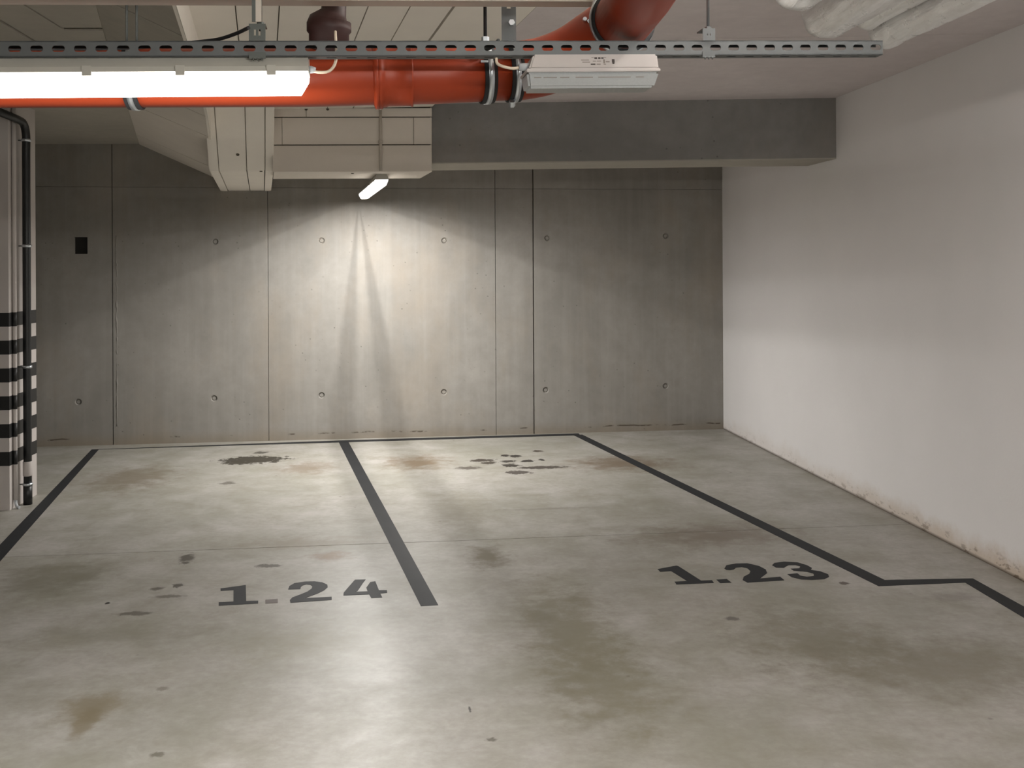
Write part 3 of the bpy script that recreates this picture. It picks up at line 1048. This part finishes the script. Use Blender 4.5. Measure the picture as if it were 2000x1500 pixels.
def lamp(name, label, loc, rz, roll, length, mat_glow, far=False, nclip=3):
    e = empty(name, loc, rz)
    e.rotation_euler = (roll, 0, rz)
    tag(e, label, 'lamp', 'tube lamps under the garage ceiling')
    hl = length / 2
    # housing: a shallow trough
    prof = [(-.050, 0.0), (.050, 0.0), (.050, .012), (.036, .044), (-.036, .044), (-.050, .012)]
    prism('housing', [(-hl, y, z) for (y, z) in prof], (length, 0, 0), M['housing'], e)
    # cover with slanted ends
    prof = [(-.049, -.001), (-.047, -.014), (-.034, -.046), (-.026, -.050), (.026, -.050), (.034, -.046), (.047, -.014), (.049, -.001)]
    n = len(prof)
    rings = []
    for (xe, kk) in ((-hl + .002, 0), (hl - .002, 1)):
        sg = -1 if kk == 0 else 1
        rings.append([Vector((xe - sg * max(0.0, (-z - .012)) * 0.55 if z < -.012 else xe, y, z)) for (y, z) in prof])
    v = rings[0] + rings[1]
    f = [(i, (i + 1) % n, n + (i + 1) % n, n + i) for i in range(n - 1)] + [tuple(range(n)), tuple(range(2 * n - 1, n - 1, -1))]
    mesh('cover', v, f, mat_glow, e)
    cl = []
    for k in range(nclip):
        x = -hl + 0.09 + (length - 0.18) * k / (nclip - 1)
        for sg in (-1, 1):
            prism('clip', [(x - .011, sg * .0505, -.010), (x + .011, sg * .0505, -.010), (x + .011, sg * .0525, .014), (x - .011, sg * .0525, .014)], (0, sg * .003, 0), M['housing'], e)
    return e


# lamp in front, below the channel
q = at(598, 148, 2.62)
LEN = 1.27
cenr = q - sd * (LEN / 2) + Vector((0, 0.04, 0))
near = lamp('tube_lamp', 'long lit tube lamp fixed under the slotted steel channel', (cenr.x, cenr.y, q.z - 0.006), SRZ, 0.0, LEN, M['glow'], nclip=6)
near.rotation_euler = (0, -math.asin(sd.z), SRZ)
for (x, z, wd) in ((LEN / 2 - .055, -.018, .05), (LEN / 2 - .05, -.026, .042), (LEN / 2 - .055, -.033, .034), (LEN / 2 - .052, -.038, .034)):
    yy = -.0475 + (-.014 - z) / .032 * .013 - .0012
    prism('cover_print', [(x - wd / 2, yy, z), (x + wd / 2, yy, z), (x + wd / 2, yy, z + .0012), (x - wd / 2, yy, z + .0012)], (0, .0004, 0), M['greyplastic'], near)
strip_light(near, LEN - .06, 0.05, NEAR_POWER)
tube('cable_gland', [(LEN / 2, 0, .012), (LEN / 2 + .006, 0, .012), (LEN / 2 + .016, 0, .010)], [.0095, .0095, .007], M['greyplastic'], near, n=10)
for x in (-.3, .22, .42):
    prism('mounting_clip', [(x - .02, -.012, .043), (x + .02, -.012, .043), (x + .02, .012, .043), (x - .02, .012, .043)], (0, 0, 0.006), M['steel'], near)
ce_ = at(608, 140, 2.66)
o = tube('lamp_cable', smooth_path([at(606, 138, 2.66), at(622, 141, 2.66), at(640, 140, 2.662), at(651, 131, 2.668), at(656, 118, 2.675), at(657, 100, 2.685), at(656, 82, 2.685), at(655, 66, 2.70), at(655, 62, 2.74), at(655, 66, 2.775)], 6), 0.0038, M['cream'], n=8)
tag(o, 'cream cable curling up from the long lit lamp', 'cable')

# lamp by the concrete wall, with added ribs and skirts shaping its light
n0, f0 = at(746, 348, 8.10), at(711, 381.5, 9.72)
n0.z = f0.z = 2.372
ax = f0 - n0
flen = ax.length
fm = (n0 + f0) / 2
far = lamp('tube_lamp', 'lit tube lamp hanging near the concrete rear wall', (fm.x, fm.y, 2.372), math.atan2(ax.y, ax.x), math.radians(-2.0), flen, M['glow_far'], far=True, nclip=5)
strip_light(far, flen - 0.06, 0.005, FAR_POWER * 0.62)
strip_light(far, flen - 0.06, 0.070, FAR_POWER * 0.38)
for sg in (-1, 1):  # added unseen skirts that soften the light's cut-off on the walls
    for (k_, dz_) in enumerate((-.0075, -.0105, -.0145, -.0195)):
        ya, yb = .0462 - k_ * .0012, .0440 - k_ * .0012 - (-dz_) * .12
        prism('cutoff_skirt', [(-flen / 2 + .006, sg * ya, 0), (flen / 2 - .006, sg * ya, 0), (flen / 2 - .006, sg * yb, dz_), (-flen / 2 + .006, sg * yb, dz_)], (0, -sg * .0005, 0), M['frost'], far)
    prism('cutoff_end_skirt', [(sg * (flen / 2 - .006), -.043, 0), (sg * (flen / 2 - .006), .043, 0), (sg * (flen / 2 - .010), .040, -.018), (sg * (flen / 2 - .010), -.040, -.018)], (-sg * .001, 0, 0), M['fixture'], far)
for sg in (-1, 1):  # added unseen ribs that block thin bands and leave a wedge of light
    box('shadow_rib', (-flen / 2 + .03, sg * .0050 - .0009, -.0495), (flen / 2 - .03, sg * .0050 + .0009, -.0475), M['housing'], far)
qb1 = on_b(743, 214, -.055)
o = empty('lamp_conduit', (qb1.x, qb1.y, 2.42))
tag(o, 'thin beige conduit down the boarded beam to the hanging lamp', 'conduit')
zb_ = qb1.z - 2.42
tube('conduit_tube', [(0, 0, -.005), (0, 0, .2), (0, 0, zc(-1) - .04 - 2.42)], 0.011, M['tray'], o, n=10)
tube('conduit_clip', [(0, 0, .205), (0, 0, .225)], 0.017, M['tray'], o, n=10)

# added fill lamps out of view, overhead and behind the viewer
for (x, y, z, r_, mt, lab_) in ((0.75, 3.05, 2.70, 1.65, 'glow_fill_overhead', 'added unseen fill lamp overhead between the foil pipes and the orange drain'),
                                (0.95, 0.2, 2.20, 0.08, 'glow_fill', 'added unseen fill lamp right above the viewer'),
                                (-0.4, -4.0, 2.20, 0.08, 'glow_fill', 'added unseen fill lamp behind the viewer')):
    fill_lamp(lab_, (x, y, z), r_, 1.2, M[mt])

# ------------------------------------------------------------------ emergency light
s0_ = strut_s(1013) + 0.001
q0 = on_v(1028, 137, S0 + sn * 0.045, S1 + sn * 0.045)
q1 = on_v(1288, 137, S0 + sn * 0.045, S1 + sn * 0.045)
EL = (q1 - q0).length
em = empty('emergency_light', (q0 + q1) / 2 + Vector((0, 0, 0)), SRZ)
em.rotation_euler = (0, -math.asin(sd.z), SRZ)
tag(em, 'unlit white emergency light with printed label under the steel channel', 'lamp')
hl = EL / 2


def frustum(name, lo_, hi_, z0, z1, mat, bev=0.004):
    (x0, x1, y0, y1), (a0, a1, b0, b1) = lo_, hi_
    v = [(x0, y0, z0), (x1, y0, z0), (x1, y1, z0), (x0, y1, z0), (a0, b0, z1), (a1, b0, z1), (a1, b1, z1), (a0, b1, z1)]
    o_ = mesh(name, v, BOXF, mat, em)
    bm = bmesh.new()
    bm.from_mesh(o_.data)
    bmesh.ops.bevel(bm, geom=list(bm.edges), offset=bev, segments=2, affect='EDGES')
    bm.to_mesh(o_.data)
    bm.free()
    return o_


frustum('body', (-hl + .006, hl - .002, -.004, .095), (-hl + .020, hl - .004, .002, .088), 0.003, 0.041, M['fixture'])
frustum('rim', (-hl - .001, hl + .001, -.009, .10), (-hl, hl, -.008, .10), -.005, 0.004, M['fixture'], 0.002)
frustum('lens', (-hl + .006, hl - .014, .004, .09), (-hl, hl - .001, -.007, .098), -.044, -.004, M['lens'], 0.006)
box('reflector', (-hl + .03, .012, -.022), (hl - .03, .075, -.008), M['fixture'], em)
tube('lamp_tube', [(-hl + .03, .010, -.024), (hl - .04, .010, -.024)], 0.006, M['fixture'], em, n=10)
lab = None
yl = -.0042


def mark(x, z, wd, ht, mat):
    yy = -0.004 + (z - .003) / .038 * .006 - 0.0012
    return prism('label_print', [(x - wd / 2, yy, z - ht / 2), (x + wd / 2, yy, z - ht / 2), (x + wd / 2, yy + ht * .16, z + ht / 2), (x - wd / 2, yy + ht * .16, z + ht / 2)], (0, 0.0006, 0), mat, em)


def lx(px):
    return (px - 1028) / (1288 - 1028) * EL - hl


for (px, zz, wd, ht, mt) in ((1157, .032, .006, .0016, 'print_grey'), (1163, .0305, .007, .004, 'print'), (1170, .0305, .006, .004, 'print'), (1176, .0305, .006, .0035, 'print'), (1181, .032, .006, .0016, 'print_grey'),
                             (1133, .022, .004, .016, 'print_grey'), (1142, .0255, .02, .0018, 'print_grey'), (1144, .020, .02, .0018, 'print_grey'),
                             (1160, .0225, .008, .002, 'print_grey'), (1169, .0225, .011, .002, 'print_grey'), (1179, .022, .004, .01, 'print_grey'), (1186, .021, .010, .003, 'print_grey'),
                             (1157, .0145, .012, .003, 'print'), (1168, .0145, .010, .0025, 'print_grey'), (1180, .0145, .006, .002, 'print_grey'), (1197, .023, .007, .009, 'print'), (1197, .0175, .005, .005, 'print')):
    mark(lx(px), zz, wd, ht, M[mt])
for (a, b_) in ((1042, 1056), (1060, 1086), (1092, 1110), (1122, 1156), (1166, 1230), (1240, 1256)):
    xa, xb = lx(a), lx(b_)
    box('lens_print', (xa, -.0035, -.0195), (xb, -.0025, -.0175), M['print_grey'], em)
tube('cable_gland', [(-hl - .014, .03, .014), (-hl + .012, .03, .014)], 0.010, M['greyplastic'], em, n=10)
g0 = em.matrix_basis @ Vector((-hl - .012, .03, .014))
ge = Vector(((q0 + q1) / 2)) - sd * (hl + .010) - sn * 0.03 + Vector((0, 0, .014))
o = tube('lamp_cable', smooth_path([ge, ge - sd * .02 + Vector((0, 0, -.003)), ge - sd * .045 + Vector((0, 0, .002)), ge - sd * .058 - sn * .012 + Vector((0, 0, .012)), ge - sd * .060 - sn * .016 + Vector((0, 0, .026))], 6), 0.0038, M['cream'], n=8)
tag(o, 'cream cable looping up from the emergency light', 'cable')

# ------------------------------------------------------------------ orange drain pipe
dp = tag(empty('orange_drain', at(600, 152, 2.90)), 'orange plastic drain pipe bending overhead behind the steel channel', 'pipe')
O = dp.location.copy()
main = [at(-500, 152, 2.76), at(-100, 152, 2.81), at(600, 152, 2.90), at(850, 147, 2.95), at(1000, 140.5, 3.0)]
main_l = [p - O for p in main]
PR = 0.080
tube('straight_run', main_l, PR, M['orange'], dp, n=40)
elb = [at(1000, 140.5, 3.0), at(1060, 130, 3.03), at(1115, 108, 3.03), at(1165, 76, 2.98), at(1215, 42, 2.88)]
tube('elbow', [p - O for p in smooth_path(elb, 7)], PR + .004, M['orange'], dp, n=40)
end = at(1215, 42, 2.88)
run2 = [end, Vector((.325, 2.6, end.z + .006)), Vector((.345, 2.0, end.z + .02)), Vector((.40, 0.5, end.z + .06)), Vector((.45, -1.5, end.z + .12))]
tube('rising_run', [p - O for p in run2], PR, M['orange'], dp, n=40)


def along(px):
    for i in range(len(main) - 1):
        a, b_ = main[i], main[i + 1]
        xa, xb = CX + F * a.x / a.y, CX + F * b_.x / b_.y
        if xa <= px <= xb:
            # perspective-correct point on the segment
            t = (px - xa) / (xb - xa)
            wv = (1 - t) / a.y + t / b_.y
            return (a * ((1 - t) / a.y) + b_ * (t / b_.y)) / wv, (b_ - a).normalized()
    return main[-1], (main[-1] - main[-2]).normalized()


def sleeve(name, xa, xb, r0, mat, parent, prof=None):
    pa, d = along(xa)
    pb, _ = along(xb)
    Ln = (pb - pa).length
    prof = prof or [(0, r0), (1, r0)]
    return tube(name, [pa + (pb - pa) * t - O for (t, _r) in prof], [r for (_t, r) in prof], mat, parent, n=40)


sleeve('socket', 738, 806, 0, M['orange'], dp, [(0, PR), (0.01, .0905), (.13, .0915), (.15, .0865), (.24, .0865), (.30, .084), (.94, .0845), (.95, .087), (1.0, .087), (1.001, PR)])
sleeve('socket_lip', 730, 741, 0, M['orange'], dp, [(0, PR), (.3, .091), (.8, .0925), (1.0, .089)])
sleeve('socket', 1000, 1042, 0, M['orange'], dp, [(0, PR), (.05, .086), (1, .086)])
# branch going up
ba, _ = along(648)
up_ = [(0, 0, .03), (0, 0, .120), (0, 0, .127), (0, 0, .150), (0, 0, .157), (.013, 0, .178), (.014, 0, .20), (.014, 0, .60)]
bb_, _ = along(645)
tube('branch_socket', [Vector(v) + bb_ - O for v in up_], [.055, .055, .061, .061, .054, .036, .034, .034], M['shaded_drain'], dp, n=28)


def clamp(px, label, ang=None, top=None, rod_px=None):
    p, d = along(px) if isinstance(px, (int, float)) else px
    e = empty('pipe_clamp', p)
    tag(e, label, 'pipe clamp', 'clamps holding the orange drain')
    r = PR + .0005 if isinstance(px, (int, float)) else PR + .0045
    tube('rubber_lining', [d * (-.018), d * (-.0175), d * .0175, d * .018], [r, r + .006, r + .006, r], M['rubber'], e, n=40)
    b_ = tube('steel_band', [d * (-.0072), d * (-.007), d * .007, d * .0072], [r, r + .0085, r + .0085, r], M['bright'], e, n=40)
    zt = ceil_at(p) - p.z
    return e, r, zt, d


e, r, zt, d = clamp(950, 'steel pipe clamp on a dark rod beside the looped cream cable')
tube('rod', [(0, 0, r), (0, 0, zt)], 0.005, M['rubber'], e, n=8)
tube('rod_nut', [(0, 0, r + .006), (0, 0, r + .022)], 0.011, M['bright'], e, n=6, smooth=False)
tube('clamp_bolt', [Vector((-.014, -r - .002, .030)), Vector((-.014, -r - .02, .030))], 0.007, M['bright'], e, n=6, smooth=False)
prism('clamp_ear', [(-.010, -r - .004, .012), (.010, -r - .004, .012), (.010, -r - .004, .018), (-.010, -r - .004, .018)], (0, -.012, 0), M['bright'], e)
e, r, zt, d = clamp(1026, 'steel pipe clamp on a slotted rail partly behind the emergency light')
prism('slotted_rail', [(-.029, -.02, r), (.012, -.02, r), (.012, -.02, zt), (-.029, -.02, zt)], (0, 0.02, 0), M['steel'], e)
for k in range(6):
    prism('rail_slot', [(-.014, -.0212, r + .095 + k * .05), (-.003, -.0212, r + .095 + k * .05), (-.003, -.0212, r + .12 + k * .05), (-.014, -.0212, r + .12 + k * .05)], (0, .0008, 0), M['tray'], e)
tube('rail_bolt', [(.0, -.030, r + .055), (.0, -.02, r + .055)], 0.009, M['bright'], e, n=6, smooth=False)
tube('clamp_bolt', [Vector((0, -.014, -r - .018)), Vector((0, -.030, -r - .006))], 0.009, M['bright'], e, n=6, smooth=False)
e, r, zt, d = clamp(265, 'steel pipe clamp on twin thin rods behind the lit lamp')
for dx in (-.021, .006):
    tube('rod', [(dx, 0, r - .004), (dx, 0, zt)], 0.0035, M['dullsteel'], e, n=8)
pe = elb[-1]
e, r, zt, d = clamp((pe, (run2[1] - elb[-2]).normalized()), 'black lined clamp ring where the orange drain turns overhead')
tube('rod', [(0, 0, r), (0, 0, zt)], 0.005, M['rubber'], e, n=8)
for k in range(2):
    tube('clamp_bolt', [Vector((-r - .006 - k * .012, -.01, .0 + k * .006)), Vector((-r - .006 - k * .012, .01, .0 + k * .006))], 0.006, M['bright'], e, n=6, smooth=False)

# ------------------------------------------------------------------ pale tray along the top
t0, t1 = at(-300, -4, 2.66), at(1158, 3, 2.79)
tm = at(900, 9, 2.77)
td = (t1 - t0)
tr = tag(empty('cable_tray', t0), 'pale beige cable tray above the steel channel', 'cable tray')
nv = Vector((0, 0.06, 0))
prism('tray_side', [Vector((0, 0, 0)), td, td + Vector((0, 0, .06)), Vector((0, 0, .06))], (0, .002, 0), M['tray'], tr)
prism('tray_side', [nv, td + nv, td + nv + Vector((0, 0, .06)), nv + Vector((0, 0, .06))], (0, .002, 0), M['tray'], tr)
prism('tray_base', [Vector((0, .002, 0)), td + Vector((0, .002, 0)), td + nv, nv], (0, 0, .002), M['tray'], tr)
for f_ in (0.05, 0.97):
    b_ = td * f_ + Vector((0, .03, .002))
    tube('tray_rod', [b_, Vector((b_.x, b_.y, zc(t0.x) - t0.z - .01))], 0.004, M['dullsteel'], tr, n=8)

# ------------------------------------------------------------------ foil wrapped pipes
wall_dir = dw


def foil_pipe(px, py, D, r, label, length=5.5, tail=0.10):
    p = at(px, py, D)
    e = empty('foil_pipe', p)
    tag(e, label, 'insulated pipe', 'foil wrapped pipes under the ceiling')
    rng = random.Random(int(px))
    zt = ceil_at(p) - p.z
    rise = [Vector((0, .02, zt + .05)), Vector((0, .02, zt * .55)), Vector((0, .0, .03))]
    path = smooth_path([Vector((0, .03, zt - .02)), Vector((0, .02, zt * .5)), dw * .03, dw * .16], 5)
    steps = int(length / 0.06)
    path += [dw * (.16 + .06 * (i + 1)) for i in range(steps)]
    n = 22
    tab = [[1 + rng.uniform(-.02, .02) for _ in range(n)] for _ in path]
    ph = [rng.uniform(0, 6) for _ in range(4)]

    def wob(i, k):
        a = 2 * math.pi * k / n
        lump = 0.045 * math.sin(3 * a + ph[0] + i * .02) + 0.035 * math.sin(7 * a + ph[1] - i * .03)
        return tab[i][k] + lump + 0.02 * math.sin(i * .35 + ph[2])
    rad = [r * min(1, .75 + .06 * i) for i in range(len(path))]
    return tube('wrapped_run', path, rad, M['foil'], e, n=n, wob=wob), e


foil_pipe(1548, -26, 4.1, 0.098, 'foil wrapped pipe farthest from the white wall')
foil_pipe(1612, 32, 4.55, 0.104, 'thick foil wrapped pipe with a rounded bend above the channel end')
foil_pipe(1686, 42, 4.75, 0.044, 'thin foil wrapped pipe between two thicker ones')
foil_pipe(1724, 68, 4.8, 0.068, 'foil wrapped pipe closest to the white wall')
